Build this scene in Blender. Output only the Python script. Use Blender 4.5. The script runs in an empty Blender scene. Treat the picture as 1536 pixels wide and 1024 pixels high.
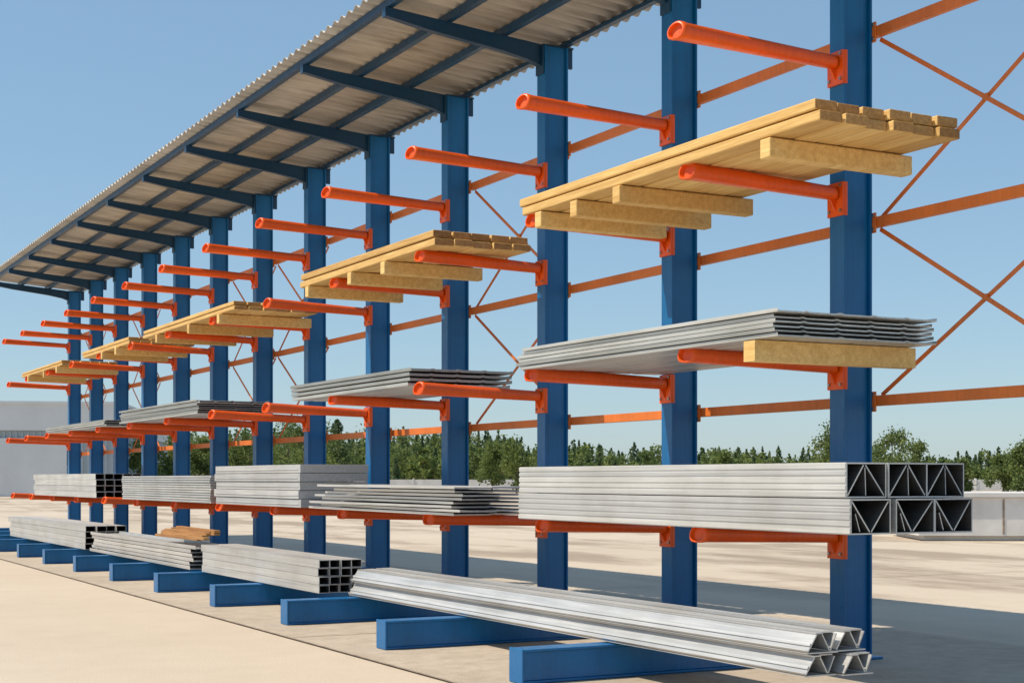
import bpy, math, random
import numpy as np
from mathutils import Vector, Matrix
random.seed(7)
scene=bpy.context.scene
TH=math.radians(28.2); CT,ST=math.cos(TH),math.sin(TH)
CAMH=0.90
# ------------------------------------------------------------ helpers
class MB:
    def __init__(s): s.v=[];s.f=[];s.m=[]
    def poly(s,pts,faces,mat=0):
        b=len(s.v); s.v+= [tuple(p) for p in pts]
        for f in faces: s.f.append(tuple(b+i for i in f)); s.m.append(mat)
    def box(s,x0,x1,y0,y1,z0,z1,mat=0,endmat=None,rz=0.0,rx=0.0):
        p=[(x0,y0,z0),(x1,y0,z0),(x1,y1,z0),(x0,y1,z0),(x0,y0,z1),(x1,y0,z1),(x1,y1,z1),(x0,y1,z1)]
        if rz or rx:
            c=Vector(((x0+x1)/2,(y0+y1)/2,(z0+z1)/2)); R=Matrix.Rotation(rz,3,'Z')@Matrix.Rotation(rx,3,'X')
            p=[tuple(c+R@(Vector(q)-c)) for q in p]
        b=len(s.v); s.v+=p
        for i,f in enumerate([(0,3,2,1),(4,5,6,7),(0,1,5,4),(2,3,7,6),(1,2,6,5),(3,0,4,7)]):
            s.f.append(tuple(b+k for k in f)); s.m.append(endmat if (endmat is not None and i in (2,3)) else mat)
    def prismy(s,prof,y0,y1,mat=0,y1off=(0,0),endmat=None):
        n=len(prof)
        pts=[(x,y0,z) for x,z in prof]+[(x+y1off[0],y1,z+y1off[1]) for x,z in prof]
        fs=[(i,(i+1)%n,n+(i+1)%n,n+i) for i in range(n)]
        b=len(s.v); s.v+=pts
        for f in fs: s.f.append(tuple(b+k for k in f)); s.m.append(mat)
        em=mat if endmat is None else endmat
        for f in (tuple(range(n-1,-1,-1)),tuple(range(n,2*n))): s.f.append(tuple(b+k for k in f)); s.m.append(em)
    def strip(s,line,t,y0,y1,mat=0,y1off=(0,0)):
        n=len(line)
        A=[(x,y0,z) for x,z in line]; B=[(x,y0,z+t) for x,z in line]
        C=[(x+y1off[0],y1,z+y1off[1]) for x,z in line]; D=[(x+y1off[0],y1,z+t+y1off[1]) for x,z in line]
        fs=[]
        for i in range(n-1):
            a,b,c,d=i,n+i,2*n+i,3*n+i
            fs+=[(b,b+1,d+1,d),(a,c,c+1,a+1),(a,a+1,b+1,b),(c,d,d+1,c+1)]
        fs+=[(0,n,3*n,2*n),(n-1,3*n-1,4*n-1,2*n-1)]
        s.poly(A+B+C+D,fs,mat)
    def wall(s,x0,z0,x1,z1,t,y0,y1,mat=0,endmat=None):
        d=Vector((x1-x0,z1-z0)); L=d.length; d/=L; nx,nz=-d.y*t/2,d.x*t/2
        s.prismy([(x0-nx,z0-nz),(x1-nx,z1-nz),(x1+nx,z1+nz),(x0+nx,z0+nz)],y0,y1,mat,(0,0),endmat)
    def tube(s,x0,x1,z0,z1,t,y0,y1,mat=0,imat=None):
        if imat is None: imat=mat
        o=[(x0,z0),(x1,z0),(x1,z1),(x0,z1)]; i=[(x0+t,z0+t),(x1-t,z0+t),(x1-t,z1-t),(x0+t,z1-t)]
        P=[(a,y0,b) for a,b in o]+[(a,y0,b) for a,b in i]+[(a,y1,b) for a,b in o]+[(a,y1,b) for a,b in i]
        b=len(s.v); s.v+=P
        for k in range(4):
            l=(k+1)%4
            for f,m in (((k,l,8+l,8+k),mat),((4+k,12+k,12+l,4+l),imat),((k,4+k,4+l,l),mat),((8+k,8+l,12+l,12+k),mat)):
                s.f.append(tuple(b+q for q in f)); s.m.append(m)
    def cyl(s,c,axis,r,h,n=8,mat=0):
        a=Vector(axis).normalized(); u=a.orthogonal().normalized(); w=a.cross(u); c=Vector(c)
        pts=[c+(u*math.cos(2*math.pi*i/n)+w*math.sin(2*math.pi*i/n))*r for i in range(n)]
        pts+=[p+a*h for p in pts]
        fs=[(i,(i+1)%n,n+(i+1)%n,n+i) for i in range(n)]+[tuple(range(n-1,-1,-1)),tuple(range(n,2*n))]
        s.poly(pts,fs,mat)
    def rod(s,a,b,w,t,mat=0):
        a=Vector(a);b=Vector(b);d=(b-a).normalized();n=Vector((0,-d.z,d.y))*w/2;q=Vector((t/2,0,0))
        p=[a-n-q,a+n-q,a+n+q,a-n+q,b-n-q,b+n-q,b+n+q,b-n+q]
        s.poly(p,[(0,1,2,3),(7,6,5,4),(0,4,5,1),(1,5,6,2),(2,6,7,3),(3,7,4,0)],mat)
    def mesh(s,name,mats,smooth=False):
        me=bpy.data.meshes.new(name); me.from_pydata(s.v,[],s.f); 
        for m in mats: me.materials.append(m)
        me.polygons.foreach_set('material_index',s.m)
        import bmesh
        bm=bmesh.new(); bm.from_mesh(me); bmesh.ops.recalc_face_normals(bm,faces=bm.faces); bm.to_mesh(me); bm.free()
        if smooth: me.polygons.foreach_set('use_smooth',[True]*len(me.polygons))
        me.update(); return me
    def obj(s,name,mats,parent=None,bevel=0,smooth=False):
        o=bpy.data.objects.new(name,s.mesh(name,mats,smooth)); scene.collection.objects.link(o)
        if parent: o.parent=parent
        if bevel:
            b=o.modifiers.new('b','BEVEL'); b.width=bevel; b.segments=2; b.limit_method='ANGLE'; b.angle_limit=math.radians(40)
        return o
def empty(name):
    e=bpy.data.objects.new(name,None); scene.collection.objects.link(e); return e
# ------------------------------------------------------------ materials
def newmat(name):
    m=bpy.data.materials.new(name); m.use_nodes=True; nt=m.node_tree; b=nt.nodes['Principled BSDF']; return m,nt,b
def N(nt,t,**k):
    n=nt.nodes.new(t)
    for a,v in k.items(): setattr(n,a,v)
    return n
def coords(nt,scale=(1,1,1),kind='Object'):
    tc=N(nt,'ShaderNodeTexCoord'); mp=N(nt,'ShaderNodeMapping'); mp.inputs['Scale'].default_value=scale
    nt.links.new(tc.outputs[kind],mp.inputs[0]); return mp.outputs[0]
def noise(nt,vec,scale,detail=5,rough=.6):
    n=N(nt,'ShaderNodeTexNoise'); n.inputs['Scale'].default_value=scale; n.inputs['Detail'].default_value=detail; n.inputs['Roughness'].default_value=rough
    nt.links.new(vec,n.inputs['Vector']); return n.outputs['Fac']
def ramp(nt,fac,stops):
    r=N(nt,'ShaderNodeValToRGB'); e=r.color_ramp.elements
    while len(e)<len(stops): e.new(.5)
    for i,(p,c) in enumerate(stops): e[i].position=p; e[i].color=(*c,1) if len(c)==3 else c
    nt.links.new(fac,r.inputs[0]); return r.outputs[0]
def mix(nt,a,b,fac,mode='MIX'):
    m=N(nt,'ShaderNodeMix',data_type='RGBA',blend_type=mode)
    for inp,v in ((m.inputs[0],fac),(m.inputs[6],a),(m.inputs[7],b)):
        if hasattr(v,'is_output') : nt.links.new(v,inp)
        elif isinstance(v,(int,float)): inp.default_value=v
        else: inp.default_value=(*v,1)
    return m.outputs[2]
def bump(nt,b,h,strength=.3,dist=.01):
    n=N(nt,'ShaderNodeBump'); n.inputs['Strength'].default_value=strength; n.inputs['Distance'].default_value=dist
    nt.links.new(h,n.inputs['Height']); nt.links.new(n.outputs[0],b.inputs['Normal'])
def paint(name,col,rough=.42,dust=(.35,.33,.3),dustamt=.35,kind='Object'):
    m,nt,b=newmat(name); v=coords(nt,kind=kind)
    n1=noise(nt,v,2.3); n2=noise(nt,v,28,6,.7); n3=noise(nt,coords(nt,(30,30,1.2),kind),1.5,4,.6)
    c=ramp(nt,n1,[(.3,tuple(x*.8 for x in col)),(.7,tuple(min(1,x*1.12) for x in col))])
    c=mix(nt,c,ramp(nt,n3,[(.35,(.8,.8,.8)),(.6,(1,1,1))]),.6,'MULTIPLY')
    d=ramp(nt,n2,[(.55,(0,0,0)),(.78,(1,1,1))])
    mm=N(nt,'ShaderNodeMath',operation='MULTIPLY'); nt.links.new(d,mm.inputs[0]); mm.inputs[1].default_value=dustamt
    c=mix(nt,c,dust,mm.outputs[0]); nt.links.new(c,b.inputs['Base Color'])
    r=ramp(nt,n2,[(.3,(rough-.08,)*3),(.7,(rough+.14,)*3)]); nt.links.new(r,b.inputs['Roughness'])
    bump(nt,b,n2,.12,.004); return m
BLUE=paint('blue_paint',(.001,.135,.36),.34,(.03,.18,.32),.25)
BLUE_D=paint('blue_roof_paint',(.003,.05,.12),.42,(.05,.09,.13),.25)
ORANGE=paint('orange_paint',(.88,.108,.004),.34,(.5,.17,.06),.28)
ORANGE_B=paint('orange_brace_sunlit',(.8,.2,.03),.45,(.6,.32,.16),.4)  # rack orange made paler: sunlight on the braces painted into the colour
def metal(name,c0,c1,metallic=.75,rough=.4,stretch=True,iso=(.74,.75,.77)):
    m,nt,b=newmat(name); v=coords(nt,(22,.5,22) if stretch else (3,3,3)); v2=coords(nt,(1,1,1))
    n1=noise(nt,v,3,6,.65); n2=noise(nt,v2,2.2,4); g=N(nt,'ShaderNodeNewGeometry')
    c=ramp(nt,n1,[(.25,c0),(.75,c1)])
    isl=ramp(nt,g.outputs['Random Per Island'],[(0,iso),(1,(1,.99,.97))])
    c=mix(nt,c,isl,1.0,'MULTIPLY')
    st=ramp(nt,n2,[(.42,(1,1,1)),(.7,(.78,.76,.72))]); c=mix(nt,c,st,.7,'MULTIPLY')
    nt.links.new(c,b.inputs['Base Color']); b.inputs['Metallic'].default_value=metallic
    r=ramp(nt,n1,[(.2,(rough-.08,)*3),(.8,(rough+.15,)*3)]); nt.links.new(r,b.inputs['Roughness'])
    bump(nt,b,n1,.12,.004); return m
ALU=metal('aluminium',(.56,.555,.54),(.82,.805,.785),.42,.34)
ALUD=metal('aluminium_inside_shade',(.08,.078,.075),(.14,.135,.13),.3,.6)  # aluminium darkened to paint in the shade inside tubes and profiles
SHEET=metal('galvanised_sheet',(.48,.49,.475),(.78,.78,.76),.4,.36,True,(.5,.51,.5))
PANEL=metal('panel_grey',(.46,.46,.46),(.66,.65,.64),.2,.5)
BOLT=metal('bolt_steel',(.3,.3,.3),(.5,.5,.5),.9,.35,False)
def wood(name,lo,hi,end=False):
    m,nt,b=newmat(name); g=N(nt,'ShaderNodeNewGeometry')
    v=coords(nt,(9,.55,9) if not end else (14,14,14)); n1=noise(nt,v,4,8,.7); n2=noise(nt,coords(nt,(60,2.,60) if not end else (50,50,50)),3,4,.6)
    c=ramp(nt,n1,[(.28,lo),(.62,hi)])
    c=mix(nt,c,ramp(nt,n2,[(.35,(.76,.66,.5)),(.6,(1,1,1))]),.6,'MULTIPLY')
    isl=ramp(nt,g.outputs['Random Per Island'],[(0,(.66,.57,.46)),(.45,(.92,.87,.79)),(1,(1.0,1.0,1.0))])
    c=mix(nt,c,isl,1.0,'MULTIPLY'); nt.links.new(c,b.inputs['Base Color']); b.inputs['Roughness'].default_value=.7
    bump(nt,b,n2,.35,.004); return m
WOOD=wood('pine_timber',(.66,.41,.135),(.92,.66,.28))
WOODE=wood('timber_end_grain',(.32,.16,.05),(.58,.34,.12),True)
WOOD2=wood('dark_timber',(.3,.14,.05),(.5,.27,.1))
m,nt,b=newmat('roof_sheet'); v=coords(nt,(1,1,1)); n1=noise(nt,v,1.2,6); n2=noise(nt,coords(nt,(.8,9,1)),3,5)
c=ramp(nt,n1,[(.3,(.38,.36,.33)),(.7,(.55,.52,.48))]); c=mix(nt,c,ramp(nt,n2,[(.35,(.6,.58,.55)),(.6,(1,1,1))]),.75,'MULTIPLY')
nt.links.new(c,b.inputs['Base Color']); b.inputs['Roughness'].default_value=.6; b.inputs['Metallic'].default_value=.15; ROOF=m
m,nt,b=newmat('yard_concrete'); v=coords(nt,(1,1,1)); 
n1=noise(nt,v,.22,6,.6); n2=noise(nt,v,3.,7,.7); n3=noise(nt,v,90,3,.6); n4=noise(nt,coords(nt,(.5,.16,1)),1.1,8,.68)
c=ramp(nt,n1,[(.3,(.56,.465,.36)),(.7,(.63,.535,.425))])
c=mix(nt,c,ramp(nt,n2,[(.3,(.88,.86,.84)),(.6,(1,1,1))]),.5,'MULTIPLY')
c=mix(nt,c,ramp(nt,n3,[(.35,(.8,.78,.76)),(.6,(1,1,1))]),.5,'MULTIPLY')
sx=N(nt,'ShaderNodeSeparateXYZ'); nt.links.new(v,sx.inputs[0])
mr=N(nt,'ShaderNodeMapRange'); mr.inputs[1].default_value=6.2; mr.inputs[2].default_value=8.5; nt.links.new(sx.outputs[0],mr.inputs[0])
pt=ramp(nt,n4,[(.47,(0,0,0)),(.58,(1,1,1))]); mm=N(nt,'ShaderNodeMath',operation='MULTIPLY'); nt.links.new(pt,mm.inputs[0]); nt.links.new(mr.outputs[0],mm.inputs[1])
m2=N(nt,'ShaderNodeMath',operation='MULTIPLY'); nt.links.new(mm.outputs[0],m2.inputs[0]); m2.inputs[1].default_value=.8
c=mix(nt,c,(.3,.225,.16),m2.outputs[0])
nt.links.new(c,b.inputs['Base Color']); b.inputs['Roughness'].default_value=.85
bump(nt,b,n3,.35,.01); GROUND=m
m,nt,b=newmat('slab_concrete'); v=coords(nt,(1,1,1)); n1=noise(nt,v,.7,6,.6); n2=noise(nt,v,7.,7,.7); n3=noise(nt,v,120,3,.6)
c=ramp(nt,n1,[(.3,(.44,.365,.285)),(.7,(.56,.475,.38))])
c=mix(nt,c,ramp(nt,n2,[(.35,(.72,.69,.66)),(.6,(1,1,1))]),.65,'MULTIPLY'); c=mix(nt,c,ramp(nt,n3,[(.35,(.78,.76,.74)),(.6,(1,1,1))]),.5,'MULTIPLY')
nt.links.new(c,b.inputs['Base Color']); b.inputs['Roughness'].default_value=.85; bump(nt,b,n3,.4,.01); SLAB=m
def simple(name,c0,c1,sc=2,rough=.7,bmp=.2):
    m,nt,b=newmat(name); v=coords(nt); n1=noise(nt,v,sc,6,.65); nt.links.new(ramp(nt,n1,[(.3,c0),(.7,c1)]),b.inputs['Base Color'])
    b.inputs['Roughness'].default_value=rough; bump(nt,b,n1,bmp,.01); return m
JOINT=simple('joint_dark',(.16,.12,.09),(.4,.32,.24),9)
WHITEC=simple('white_concrete',(.56,.54,.51),(.76,.74,.71),1.5)
CLAD=simple('grey_cladding',(.28,.34,.38),(.36,.42,.46),.6,.5)
WHITEW=simple('white_fascia',(.58,.6,.62),(.66,.68,.69),.6,.5)
GLASS,_nt,_b=newmat('window_glass'); _b.inputs['Base Color'].default_value=(.05,.08,.1,1); _b.inputs['Roughness'].default_value=.08
BARK=simple('bark',(.08,.06,.04),(.16,.12,.08),4)
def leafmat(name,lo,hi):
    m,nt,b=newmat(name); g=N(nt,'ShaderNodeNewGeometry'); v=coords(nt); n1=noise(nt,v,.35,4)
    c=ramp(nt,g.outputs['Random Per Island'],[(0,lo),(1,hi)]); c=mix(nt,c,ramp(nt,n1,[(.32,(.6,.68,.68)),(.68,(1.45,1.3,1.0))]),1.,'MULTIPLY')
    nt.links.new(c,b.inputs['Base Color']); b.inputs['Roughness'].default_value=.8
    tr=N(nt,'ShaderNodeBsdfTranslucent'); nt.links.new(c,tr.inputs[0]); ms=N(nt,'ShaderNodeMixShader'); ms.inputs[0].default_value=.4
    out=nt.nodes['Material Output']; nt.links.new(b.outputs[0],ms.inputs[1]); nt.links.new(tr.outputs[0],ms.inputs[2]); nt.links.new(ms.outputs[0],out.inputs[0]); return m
LEAF=leafmat('foliage',(.1,.16,.05),(.2,.25,.08))  # leaf colours lightened and greyed, distance haze painted in
LEAFD=leafmat('conifer_foliage',(.07,.13,.065),(.14,.195,.09))  # conifer greens carry the same painted-in haze
# ------------------------------------------------------------ ground
g=MB(); 
g.poly([(-3000,-3000,0),(3000,-3000,0),(3000,3000,0),(-3000,3000,0)],[(0,1,2,3)]); g.obj('ground',[GROUND])
g=MB(); g.poly([(2.9,2.6,.004),(6.2,2.6,.004),(6.2,26,.004),(2.9,26,.004)],[(0,1,2,3)])
g.obj('concrete_pad',[SLAB])
g=MB()
def jl(x0,x1,y0,y1): g.poly([(x0,y0,.008),(x1,y0,.008),(x1,y1,.008),(x0,y1,.008)],[(0,1,2,3)])
jl(2.882,2.9,-6,26)
for y in (2.6,8.05,13.9,19.8): jl(2.9,6.2,y,y+.012)
jl(6.2,6.212,-6,60)
for x in (10.5,15.,): jl(x,x+.015,-5,60)
for y in (4.5,10.5,16.5,22.5,28.5,): jl(6.215,40,y,y+.015)
g.obj('pavement_joints',[JOINT])
# ------------------------------------------------------------ rack
XC=5.03; D=1.5; U0=5.80; NC=13
colY=[U0+D*i for i in range(NC)]
rack=empty('cantilever_rack')
FX0,FX1=XC-.09,XC+.09
TOPZ=3.80
c=MB(); w=.055
c.box(-.09,-.078,-w,w,0,TOPZ); c.box(.078,.09,-w,w,0,TOPZ); c.box(-.078,.078,-.034,-.027,0,TOPZ); c.box(-.078,.078,.027,.034,0,TOPZ)
c.box(-.13,.13,-.09,.09,.0,.012)
colme=c.mesh('column_mesh',[BLUE])
for i,y in enumerate([U0-D]+colY):
    o=bpy.data.objects.new('column_%d'%i,colme); scene.collection.objects.link(o); o.location=(XC,y,0.005); o.parent=rack
    b=o.modifiers.new('b','BEVEL'); b.width=.003; b.segments=2; b.limit_method='ANGLE'
c=MB(); L=1.89
c.box(-L,-.1,-.05,.05,.012,.138); c.box(-L-.004,-.1,-.06,.06,.138,.15); c.box(-L-.004,-.1,-.06,.06,0,.012)
c.box(-L-.014,-L-.004,-.062,.062,.0,.152)
for sx in (-.17,): 
    c.box(sx-.07,sx+.06,-.056,-.05,.02,.13)
    for dx in (-.04,.03):
        c.cyl((sx+dx,-.056,.1),(0,-1,0),.012,.01,6,1); c.cyl((sx+dx,-.056,.05),(0,-1,0),.012,.01,6,1)
bme=c.mesh('base_mesh',[BLUE,BOLT])
for i,y in enumerate(colY):
    o=bpy.data.objects.new('base_leg_%d'%i,bme); scene.collection.objects.link(o); o.location=(XC,y+random.uniform(-.01,.01),0.006); o.parent=rack
    b=o.modifiers.new('b','BEVEL'); b.width=.004; b.segments=2; b.limit_method='ANGLE'
def arm_mesh(L):
    c=MB(); n=24
    r0,r1=.046,.037; t=.008
    def sect(x,r,slant): 
        out=[]
        for k in range(n):
            a=2*math.pi*k/n; yy=math.cos(a)*r*.95; zz=math.sin(a)*r
            if zz<-r*.7: zz=-r*.7+(zz+r*.7)*.4
            xx=x+slant*(-yy) + (slant*.4*zz)
            out.append((xx,yy,zz+ (-x)/L*.028))
        return out
    secs=[sect(-L,r0-.002,.4),sect(-L+.006,r0+.003,.4),sect(-L+.022,r0+.003,.4),sect(-L+.03,r0,.4),sect(-L*.5,(r0+r1)/2,0),sect(-.008,r1,0)]
    b=len(c.v)
    for s_ in secs: c.v+=s_
    for j in range(len(secs)-1):
        for k in range(n):
            c.f.append((b+j*n+k,b+j*n+(k+1)%n,b+(j+1)*n+(k+1)%n,b+(j+1)*n+k)); c.m.append(0)
    i0=sect(-L,r0-t,.4); i1=sect(-L+.02,r0-t-.002,.4); b2=len(c.v); c.v+=i0; c.v+=i1
    for k in range(n):
        l=(k+1)%n
        c.f.append((b+k,b2+k,b2+l,b+l)); c.m.append(0)
        c.f.append((b2+k,b2+n+k,b2+n+l,b2+l)); c.m.append(0)
    c.f.append(tuple(b2+n+k for k in range(n))); c.m.append(0)
    me=c.mesh('arm_mesh',[ORANGE],True)
    try: me.set_sharp_from_angle(angle=math.radians(50))
    except Exception: pass
    return me
def bracket_mesh():
    c=MB()
    c.box(-.012,-.0,-.058,.058,-.11,.055); 
    c.box(-.0,.016,-.0605,-.0565,-.11,.055)
    c.box(-.0,.016,.0565,.0605,-.11,.055)
    c.prismy([(-.045,-.03),(-.012,-.085),(-.012,-.03)],-.004,.004)
    for z in (.04,-.085):
        for yy in (-.042,.042): c.cyl((-.012,yy,z),(-1,0,0),.008,.007,6,1)
    return c.mesh('bracket_mesh',[ORANGE,BOLT])
brm=bracket_mesh()
LEV=[(.615,4.10),(1.452,4.03),(2.31,4.04),(2.96,3.975)]
ams=[arm_mesh(FX0-.012-tx) for z,tx in LEV]
for i,y in enumerate(colY):
    for k,(z,tx) in enumerate(LEV):
        o=bpy.data.objects.new('arm_%d_%d'%(i,k),ams[k]); scene.collection.objects.link(o); o.parent=rack
        o.location=(FX0-.012,y,z); o.rotation_euler=(random.uniform(-.02,.02),random.uniform(-.003,.003),random.uniform(-.006,.006))
        q=bpy.data.objects.new('bracket_%d_%d'%(i,k),brm); scene.collection.objects.link(q); q.parent=rack; q.location=(FX0,y,z)
HZ=[1.29,2.18,3.13]; XB=FX1+.012
c=MB()
ys=[U0-D]+colY; hb=.026
for z in HZ:
    for a,b_ in zip(ys[:-1],ys[1:]):
        y0,y1=a+.035,b_-.035
        c.box(XB,XB+.004,y0,y1,z-hb,z+hb); c.box(XB+.004,XB+.035,y0,y1,z+hb-.004,z+hb); c.box(XB+.004,XB+.035,y0,y1,z-hb,z-hb+.004)
    for y in ys:
        c.box(FX1+.001,XB-.002,y-.075,y+.075,z-.055,z+.045)
        c.box(XB-.002,XB+.0015,y-.03,y+.03,z-.035,z+.035)
        for s_ in (-.064,.064):
            for zz in (-.04,.03): c.cyl((FX1+.0005,y+s_,z+zz),(-1,0,0),.008,.007,6,1)
for a,b_ in ((-1,0),(2,3),(5,6),(6,7),(9,10),(11,12)):
    ya,yb=U0+D*a+.05,U0+D*b_-.05
    for z0,z1 in ((1.29,2.18),(2.18,3.13)):
        c.rod((XB+.045,ya,z0+.03),(XB+.045,yb,z1-.03),.022,.006); c.rod((XB+.055,ya,z1-.03),(XB+.055,yb,z0+.03),.022,.006)
        c.box(XB+.04,XB+.06,(ya+yb)/2-.016,(ya+yb)/2+.016,(z0+z1)/2-.016,(z0+z1)/2+.016)
c.obj('bracing',[ORANGE_B,BOLT],rack,.0015)
# ------------------------------------------------------------ canopy roof
roof=empty('canopy_roof')
XF=3.80; ZF=3.90; ZB=3.80
def rz(x): return ZF+(ZB-ZF)*(x-XF)/(XC+.1-XF)
c=MB()
for y in ys:
    y0,y1=y-.026,y+.026
    prof=[(XF,rz(XF)),(XF,rz(XF)-.05),(XF+.3,rz(XF+.3)-.075),(FX0-.3,rz(FX0-.3)-.095),(FX0-.1,rz(FX0-.1)-.115),(FX0-.002,rz(FX0)-.14),(FX0-.002,rz(FX0)+.0)]
    c.prismy(prof,y-.02,y+.02)
    for (xa,za),(xb,zb) in zip(prof[1:5],prof[2:6]): c.wall(xa,za-.005,xb,zb-.005,.009,y0,y1)
    c.wall(XF,rz(XF)-.005,FX0-.016,rz(FX0)-.005,.0088,y0,y1)
    c.box(XF-.008,XF-.001,y0,y1,rz(XF)-.065,rz(XF))
    c.box(FX0-.014,FX0-.003,y-.05,y+.05,rz(FX0)-.2,rz(FX0)-.01)
    c.box(FX0-.0,FX1+.06,y0,y1,TOPZ+.007,TOPZ+.02)
    c.box(FX1+.001,FX1+.06,y-.01,y+.01,TOPZ-.12,TOPZ+.006)
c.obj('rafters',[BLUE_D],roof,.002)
c=MB()
for x in (XF+.03,XF+.45,XF+.86,XC+.1):
    z=rz(x)+.003
    c.box(x-.022,x+.022,ys[0]-.3,ys[-1]+.3,z+(.022 if x>XC else 0),z+.05)
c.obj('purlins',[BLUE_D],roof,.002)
P=.125; ya,yb=ys[0]-.34,ys[-1]+.34; n=int((yb-ya)/P*8); xs=[XF-.07,XF+.6,XC+.2]
vs=[];fs=[]
for j in range(n+1):
    y=ya+(yb-ya)*j/n; w_=math.sin(2*math.pi*j/8)*.016
    for x in xs: vs.append((x,y,rz(x)+.071+w_))
for j in range(n):
    for k in range(2): a=j*3+k; fs.append((a,a+1,a+4,a+3))
me=bpy.data.meshes.new('roof_sheet'); me.from_pydata(vs,[],fs); me.materials.append(ROOF); me.polygons.foreach_set('use_smooth',[True]*len(fs))
o=bpy.data.objects.new('corrugated_sheet',me); scene.collection.objects.link(o); o.parent=roof
s_=o.modifiers.new('s','SOLIDIFY'); s_.thickness=.003
# ------------------------------------------------------------ goods
R=random.Random(3)
def timber(name,y0,y1,x0,x1,z,layers=2,bw=.13,bh=.042,bearers=(),endm=WOODE,rag=.018):
    c=MB(); n=int(round((x1-x0)/bw)); bw=(x1-x0)/n
    for l in range(layers):
        for k in range(n):
            a=y0+R.uniform(-rag,rag)+(0.012*l); b_=y1+R.uniform(-rag,rag)*2.5
            jx=R.uniform(-.004,.004); jz=R.uniform(0,.005)
            c.box(x0+k*bw+.005+jx,x0+(k+1)*bw-.005+jx,a,b_,z+l*(bh+.006)+jz,z+l*(bh+.006)+bh+jz*.5,0,1,rz=R.uniform(-.0012,.0012))
    for yb_ in bearers:
        c.box(x0-.01+R.uniform(-.02,.02),x1+.06+R.uniform(-.04,.03),yb_-.035,yb_+.035,z-.088,z-.002,0,0,rz=R.uniform(-.01,.01))
    return c.obj(name,[WOOD,endm],None,.006)
ZL3=2.31+.036+.012
timber('timber_stack',4.84,7.38,4.02,4.80,ZL3+.012,bearers=(5.19,6.38,6.82,7.2),bh=.046)
timber('timber_stack',8.55,10.95,4.02,4.72,ZL3+.012,bearers=(9.35,9.95,10.8),endm=WOOD2,bh=.046)
timber('timber_stack',12.6,15.7,4.02,4.80,ZL3+.01,bearers=(13.0,14.0,15.1),bh=.035)
timber('timber_stack',16.3,18.6,4.02,4.75,ZL3+.01,bearers=(16.8,17.5),bh=.035)
timber('timber_stack',19.8,22.6,4.02,4.75,ZL3+.01,bearers=(20.0,21.0,22.0),bh=.03)
def sheets(name,y0,y1,x0,x1,z,n,dz,stag=.03,bearers=(),mat=SHEET,stagx=.012,t=.007,lip=.009):
    """flat sheets with folded edges and small pressed ribs along their length"""
    c=MB()
    for l in range(n):
        ox=R.uniform(-stagx,stagx); a=y0+R.uniform(-stag,stag); b_=y1+R.uniform(-stag,stag)
        zz=z+l*dz
        pr=[(x0+ox-.001,zz+lip),(x0+ox,zz)]
        x=x0+ox+.14
        while x<x1+ox-.1: pr+=[(x,zz),(x+.008,zz+.0035),(x+.024,zz+.0035),(x+.032,zz)]; x+=.19
        pr+=[(x1+ox,zz),(x1+ox+.001,zz+lip)]
        c.strip(pr,t,a,b_,0,(R.uniform(-.014,.014),R.uniform(0,.003)))
    for yb_ in bearers: c.box(x0+.0,x1+.02,yb_-.04,yb_+.04,z-.094,z-.003,1,1,rz=R.uniform(-.01,.01))
    o=c.obj(name,[mat,WOOD],None,0); return o
ZL2=1.452+.034+.014
sheets('metal_sheet_stack',5.08,7.35,4.0,4.9,ZL2+.006,6,.0205,bearers=(5.27,),stag=.035,stagx=.014)
sheets('metal_sheet_stack',8.87,11.1,4.0,4.75,ZL2+.006,4,.031,stag=.03,t=.016,lip=.006)
sheets('metal_sheet_stack',13.6,16.6,4.0,4.7,ZL2+.006,7,.0195,stag=.04)
sheets('metal_sheet_stack',17.3,20.6,4.0,4.6,ZL2+.006,4,.02,stag=.05)
ZL1=.615+.034+.016
def profile_bundle(name,y0,y1,x0,x1,z,rows,cols,ch):
    c=MB(); cw=(x1-x0)/cols; t=.006
    for r in range(rows):
        zb=z+r*(ch+.004); off=.02 if r==0 else 0.0
        for k in range(cols):
            a=y0+R.uniform(-.02,.02)-(.035 if r==0 else 0); b_=y1+R.uniform(-.02,.02); xa=x0+k*cw+.002+off*(k>0); xb=xa+cw-.004
            za,zc=zb,zb+ch
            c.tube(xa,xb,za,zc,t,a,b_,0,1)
            m_=(xa+xb)/2+R.uniform(-.02,.02); lo,hi=za+t+.004,zc-t-.004
            W_=dict(mat=1,endmat=0)
            if r==0:
                c.wall(xa+t+.004,hi,m_-.01,lo,t,a+.003,b_-.01,**W_); c.wall(m_-.002,lo,xb-t-.004,hi,t,a+.003,b_-.01,**W_)
                c.wall(xa+cw*.25,lo+.002,xa+cw*.14,lo+(hi-lo)*.6,t*.8,a+.006,b_-.02,**W_)
            else:
                c.wall(xa+t+.004,lo,m_-.012,hi,t,a+.003,b_-.01,**W_); c.wall(m_-.002,hi,xb-t-.004,lo,t,a+.003,b_-.01,**W_)
                c.wall(m_-.002,hi-.01,m_+.002,lo,t*.7,a+.006,b_-.02,**W_)
            c.box(xa+t+.001,xb-t-.001,a+.9,a+.905,za+t+.001,zc-t-.001,1)  # added plug deep in the bore, in the painted shade colour
            if k==0:
                nr=5
                for q in range(nr):
                    zz=zb+ch*(q+.5)/nr; hh=ch/nr*.40*(.75 if q%2 else 1)
                    c.prismy([(xa-.0005,zz-hh),(xa-.0045,zz-hh*.86),(xa-.0045,zz+hh*.86),(xa-.0005,zz+hh)],a,b_)
    return c.obj(name,[ALU,ALUD],None,0)
profile_bundle('aluminium_profile_bundle',4.70,7.48,4.05,4.70,ZL1+.01,2,3,.144)
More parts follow.
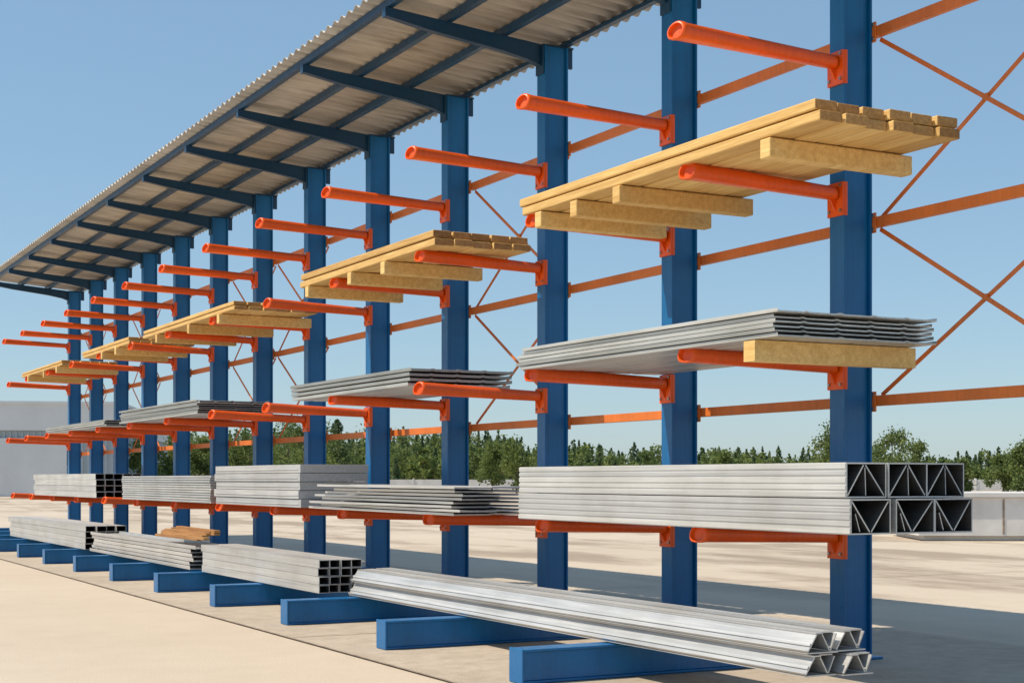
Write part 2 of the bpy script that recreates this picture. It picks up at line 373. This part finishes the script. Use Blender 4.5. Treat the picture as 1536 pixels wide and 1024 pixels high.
def splay(name,y0,y1,x0,x1,z,n,dz):
    c=MB()
    for l in range(n):
        a=y0+R.uniform(-.14,.14); b_=y1-abs(R.gauss(0,.12))-.05*l; ox=R.uniform(-.04,.04)
        zz=z+l*dz
        pr=[(x0+ox,zz+.006),(x0+ox+.001,zz),(x0+ox+.25,zz),(x0+ox+.26,zz+.004),(x1+ox-.12,zz+.004),(x1+ox-.1,zz),(x1+ox,zz)]
        c.strip(pr,.010,a,b_,0,(R.uniform(-.05,.05),R.uniform(-.0,.008)))
    return c.obj(name,[ALU],None,0)
splay('splayed_metal_sheets',8.2,10.75,4.0,4.66,ZL1+.01,8,.0235)
def panels(name,y0,y1,x0,x1,z,n,h,mat=PANEL,rag=.03,ragx=.012):
    c=MB(); zz=z
    for l in range(n):
        o1=R.uniform(-ragx,ragx)
        c.box(x0+o1,x1+o1,y0+R.uniform(-rag,rag),y1+R.uniform(-rag,rag),zz,zz+h-.004); 
        c.box(x0+o1-.004,x0+o1-.0005,y0+.03,y1-.03,zz+h*.3,zz+h*.42)
        zz+=h
    return c.obj(name,[mat],None,.003)
panels('metal_panel_stack',11.05,13.25,4.05,4.62,ZL1+.012,5,.068)
panels('metal_plate_stack',13.4,16.7,4.05,4.6,ZL1+.012,11,.0235,ALU,.02,.006)
def tubes(name,y0,y1,x0,x1,z,rows,cols,ch,rag=.03,mat=ALU,t=.004):
    c=MB(); cw=(x1-x0)/cols
    for r in range(rows):
        sh=R.uniform(-.006,.006)
        for k in range(cols):
            a=y0+R.uniform(-rag,rag); b_=y1+R.uniform(-rag,rag)*2
            xa=x0+k*cw+.001+sh; za=z+r*(ch+.002)
            c.tube(xa,xa+cw-.003,za,za+ch,t,a,b_,0,1)
            c.box(xa+t+.001,xa+cw-.003-t-.001,a+.5,a+.504,za+t+.001,za+ch-t-.001,1)  # plug added inside each tube, same painted-in shade
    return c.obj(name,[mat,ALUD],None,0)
tubes('square_tube_bundle',18.0,21.8,4.05,4.6,ZL1+.012,4,5,.07)
ZB0=.162
tubes('square_tube_bundle',9.14,11.75,3.48,3.78,ZB0,4,4,.052,.02)
tubes('square_tube_bundle',15.9,20.4,3.48,3.9,ZB0,4,4,.06,.05)
c=MB()
for l in range(6):
    c.strip([(3.46,ZB0+l*.034+.022),(3.462,ZB0+l*.034),(3.6,ZB0+l*.034),(3.75,ZB0+l*.034),(3.752,ZB0+l*.034+.022)],.008,11.95+R.uniform(-.15,.15),15.5+R.uniform(-.2,.1),0,(R.uniform(-.02,.02),R.uniform(0,.006)))
c.obj('metal_channel_bundle',[ALU])
c=MB()
for k in range(7): c.box(3.50+k*.025,3.55+k*.025,11.9+R.uniform(-.15,.15),13.2,ZB0+.235+k*.011,ZB0+.255+k*.011,0,1,rz=R.uniform(-.05,.05))
c.obj('timber_offcuts',[WOOD2,WOODE],None,.002)
c=MB(); y0,y1=4.42,8.95
for r in range(2):
    zb=ZB0+r*.084; hh=.078; sx=3.60+.014*r
    for k in range(2):
        x=sx+k*.152+R.uniform(-.003,.003); a=y0+R.uniform(-.02,.02)-(.035 if r==0 else 0); b_=y1+R.uniform(-.05,.05); t=.005
        c.wall(x+.000,zb+.003,x+.146,zb+.003,t,a,b_)
        c.wall(x+.003,zb+.009,x+.045,zb+hh-.006,t,a,b_)
        c.wall(x+.040,zb+hh-.002,x+.075,zb+hh-.002,t,a,b_)
        c.wall(x+.073,zb+hh-.007,x+.108,zb+.010,t,a+.003,b_,0)
        c.wall(x+.112,zb+.010,x+.142,zb+hh-.006,t,a+.003,b_,0)
        c.wall(x+.082,zb+hh-.001,x+.146,zb+hh-.001,t,a+.02,b_)
        if k==0:
            c.wall(x+.010,zb+.030,x+.016,zb+.041,.004,a,b_); c.wall(x+.002,zb+.008,x-.006,zb+.016,.004,a,b_)
c.obj('steel_profile_bundle',[ALU,ALUD],None,0)
# ------------------------------------------------------------ setting
def W(px,Z): lat=(px-768)/2250*Z; return Z*ST+lat*CT, Z*CT-lat*ST
c=MB(); ax,ay=W(1378,21.8); 
c.box(.1,9.4,.1,2.1,0.005,.07); c.box(0,9.5,0,2.2,.075,.63); c.box(-.05,9.55,-.05,2.25,.634,.70)
for k in range(4): c.box(1.2+k*2.3,1.23+k*2.3,-.008,-.001,.1,.61,1)
o=c.obj('concrete_barrier',[WHITEC,JOINT],None,.03); o.location=(ax,ay,0); o.rotation_euler=(0,0,-TH+math.radians(-3))
c=MB()
for k in range(40): c.box(k*3.,k*3.+2.9,0,.2,.02,.86); c.box(k*3.+2.9,k*3.+3.,-.05,.25,0.02,.95)
ax,ay=W(380,112); o=c.obj('boundary_wall',[WHITEC],None,0); o.location=(ax,ay,0); o.rotation_euler=(0,0,-TH)
wh=empty('warehouse'); ax,ay=W(175,78)
def whp(mb,name,mats): 
    o=mb.obj(name,mats,wh,0); return o
c=MB(); c.box(-42,0,0,30,0,3.4); whp(c,'walls',[CLAD])
c=MB(); c.box(-42.2,.2,-.2,30.2,3.4,4.75); c.box(-42.3,.3,-.3,30.3,4.75,4.9); whp(c,'roof_fascia',[WHITEW])
c=MB()
for k in range(140): c.box(-42+k*.3,-42+k*.3+.12,-.05,-.002,.3,3.38)
whp(c,'cladding_ribs',[CLAD])
c=MB()
for k in range(7): c.box(-40+k*5.8,-37+k*5.8,-.1,-.055,1.6,2.7)
whp(c,'windows',[GLASS])
c=MB(); c.box(-6,-2.5,-.12,-.055,0,3.0); whp(c,'roller_door',[WHITEW])
wh.location=(ax,ay,0); wh.rotation_euler=(0,0,-TH+math.radians(8))
# trees
rs=np.random.RandomState(5)
def leaves(cent,size):
    n=len(cent); a=rs.normal(size=(n,3)); a/=np.linalg.norm(a,axis=1)[:,None]; b_=rs.normal(size=(n,3)); b_-=a*(a*b_).sum(1)[:,None]; b_/=np.linalg.norm(b_,axis=1)[:,None]
    s1=(size*rs.uniform(.6,1.3,n))[:,None]; s2=s1*rs.uniform(.5,.9,n)[:,None]
    V=np.stack([cent-a*s1,cent-b_*s2,cent+a*s1,cent+b_*s2],1); return V.reshape(-1,3)
def crown(x,y,h,kind,nl):
    if kind=='c':
        wd=rs.uniform(.17,.34); ex=rs.uniform(.6,1.1); tilt=rs.uniform(-.04,.04)*h
        t=rs.beta(1.0,1.3,nl); r=h*wd*(1-t)**ex*(.5+.5*np.abs(np.sin(t*rs.uniform(9,18)+rs.uniform(0,6))))*np.sqrt(rs.uniform(.1,1,nl)); a=rs.uniform(0,6.283,nl)
        r*=1+.3*np.sin(a*2+t*9+rs.uniform(0,6))
        ct=np.stack([x+r*np.cos(a)+tilt*t,y+r*np.sin(a),h*(.04+.98*t)],1)
    else:
        k=22; cz=rs.uniform(.1,.95,k); rr=h*rs.uniform(.26,.42)*np.sqrt(np.clip(1-((cz-.46)/.52)**2,.05,1)); ca=rs.uniform(0,6.28,k)
        q=rs.uniform(.2,1,k)
        cc=np.stack([x+rr*np.cos(ca)*q,y+rr*np.sin(ca)*q,cz*h],1)
        i=rs.randint(0,k,nl); ct=cc[i]+rs.normal(size=(nl,3))*h*.062
        ct[:,2]=np.clip(ct[:,2],.1,None)
    return ct
def mesh_from(V4,extra,name,mats):
    me=bpy.data.meshes.new(name); nV=len(V4); nq=nV//4
    ev,ef=extra.v,extra.f
    verts=np.concatenate([V4,np.array(ev).reshape(-1,3)]) if ev else V4
    faces=[tuple(range(4*i,4*i+4)) for i in range(nq)]+[tuple(k+nV for k in f) for f in ef]
    me.from_pydata(verts.tolist(),[],faces)
    for m_ in mats: me.materials.append(m_)
    me.polygons.foreach_set('material_index',[0]*nq+[1]*len(ef))
    o=bpy.data.objects.new(name,me); scene.collection.objects.link(o); return o
def trunk(mb,x,y,h,r):
    n=6; zs=[0,.3*h,.6*h,.92*h]; rr=[r,r*.75,r*.45,r*.1]; b=len(mb.v)
    for z,q in zip(zs,rr):
        for k in range(n): mb.v.append((x+q*math.cos(k*6.283/n)+.03*math.sin(z),y+q*math.sin(k*6.283/n),z))
    for j in range(3):
        for k in range(n): mb.f.append((b+j*n+k,b+j*n+(k+1)%n,b+(j+1)*n+(k+1)%n,b+(j+1)*n+k)); mb.m.append(1)
    for k in range(7):
        z=h*rs.uniform(.3,.8); a=rs.uniform(0,6.28); L_=h*.2; A=Vector((x,y,z)); B=A+Vector((math.cos(a)*L_,math.sin(a)*L_,L_*.7))
        q=r*.3; b=len(mb.v)
        for P_,s2 in ((A,q),(B,q*.3)):
            for kk in range(3): mb.v.append((P_.x+s2*math.cos(kk*2.1),P_.y+s2*math.sin(kk*2.1),P_.z))
        for kk in range(3): mb.f.append((b+kk,b+(kk+1)%3,b+3+(kk+1)%3,b+3+kk)); mb.m.append(1)
prof=[(-900,652),(150,648),(300,644),(470,646),(500,656),(640,656),(720,652),(800,660),(860,667),(1000,676),(1150,682),(1220,682),(1400,684),(1700,678),(2600,674)]
def topy(px): return float(np.interp(px,[p[0] for p in prof],[p[1] for p in prof]))
for name,rows in (('distant_forest',((192,1.08,10),(176,1.04,10),(160,1.0,11))),('distant_tree_line',((146,.84,14),(134,.62,15)))):
    for kind,mat in (('c',LEAFD),('d',LEAF)):
        allv=[]; tb=MB()
        for Z,sc,sp in rows:
            px=-700.
            while px<2200:
                k2='c' if rs.rand()<(.62 if name=='distant_forest' else .15) else 'd'
                px+=rs.uniform(.6,1.4)*sp
                if k2!=kind: continue
                h=((718-topy(px))/2250*Z+CAMH)*sc*(rs.uniform(.78,1.1)+.09*math.sin(px*.013)+.06*math.sin(px*.041+Z))
                if k2=='d': h*=.93
                x,y=W(px,Z+rs.uniform(-6,6)); nl=400
                allv.append(leaves(crown(x,y,h,kind,nl),np.full(nl,.18)))
                trunk(tb,x,y,h,.1)
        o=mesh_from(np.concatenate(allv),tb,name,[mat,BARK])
        if kind=='c': base=o
        else: o.parent=base; o.name='broadleaf_part'
for px,Z,ty,kind in ((1246,95,634,'d'),(1338,90,648,'d'),(1372,100,666,'d'),(1540,80,666,'d'),(1505,88,682,'d'),(1440,90,688,'d'),(775,95,662,'d'),(738,100,666,'d'),(455,85,622,'d'),(432,95,634,'d'),(215,80,662,'d'),(262,85,656,'d'),(300,90,660,'d'),(340,92,666,'d'),(505,90,634,'c'),(812,98,670,'d'),(375,90,648,'d'),(1090,100,680,'d')):
    h=((718-ty)/2250*Z+CAMH)*1.03; tb=MB(); trunk(tb,0,0,h,.07)
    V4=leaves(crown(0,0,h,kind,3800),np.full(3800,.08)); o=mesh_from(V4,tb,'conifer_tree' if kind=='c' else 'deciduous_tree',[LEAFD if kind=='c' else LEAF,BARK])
    x,y=W(px,Z); o.location=(x,y,0); o.rotation_euler=(0,0,rs.uniform(0,6))
# ------------------------------------------------------------ light
sd=Vector((-.66,.22,1.0)).normalized(); el=math.asin(sd.z)
sun=bpy.data.lights.new('sun','SUN'); sun.energy=4.9; sun.angle=math.radians(.53); sun.color=(1,.895,.73)
so=bpy.data.objects.new('sun',sun); scene.collection.objects.link(so); so.rotation_euler=sd.to_track_quat('Z','Y').to_euler(); so.location=(-20,10,30)
w=bpy.data.worlds.new('World'); scene.world=w; w.use_nodes=True; nt=w.node_tree; bg=nt.nodes['Background']
sk=nt.nodes.new('ShaderNodeTexSky'); sk.sky_type='NISHITA'; sk.sun_disc=False; sk.sun_elevation=el; sk.sun_rotation=math.atan2(sd.x,sd.y)%(2*math.pi)
sk.air_density=1.0; sk.dust_density=.4; sk.ozone_density=2.5; sk.altitude=0
mx=nt.nodes.new('ShaderNodeMix'); mx.data_type='RGBA'; mx.inputs[0].default_value=.45; nt.links.new(sk.outputs[0],mx.inputs[6]); mx.inputs[7].default_value=(2.4,4.2,5.8,1)
nt.links.new(mx.outputs[2],bg.inputs[0]); bg.inputs[1].default_value=.125
scene.view_settings.view_transform='Standard'; scene.view_settings.look='None'; scene.view_settings.exposure=0
# ------------------------------------------------------------ camera
cam=bpy.data.cameras.new('camera'); co=bpy.data.objects.new('camera',cam); scene.collection.objects.link(co); scene.camera=co
cam.sensor_width=36; cam.lens=36*2250/1536; cam.shift_y=(718-512)/1536; cam.clip_end=6000; cam.clip_start=.05
co.location=(0,0,CAMH); co.rotation_euler=(math.radians(90),0,-TH)
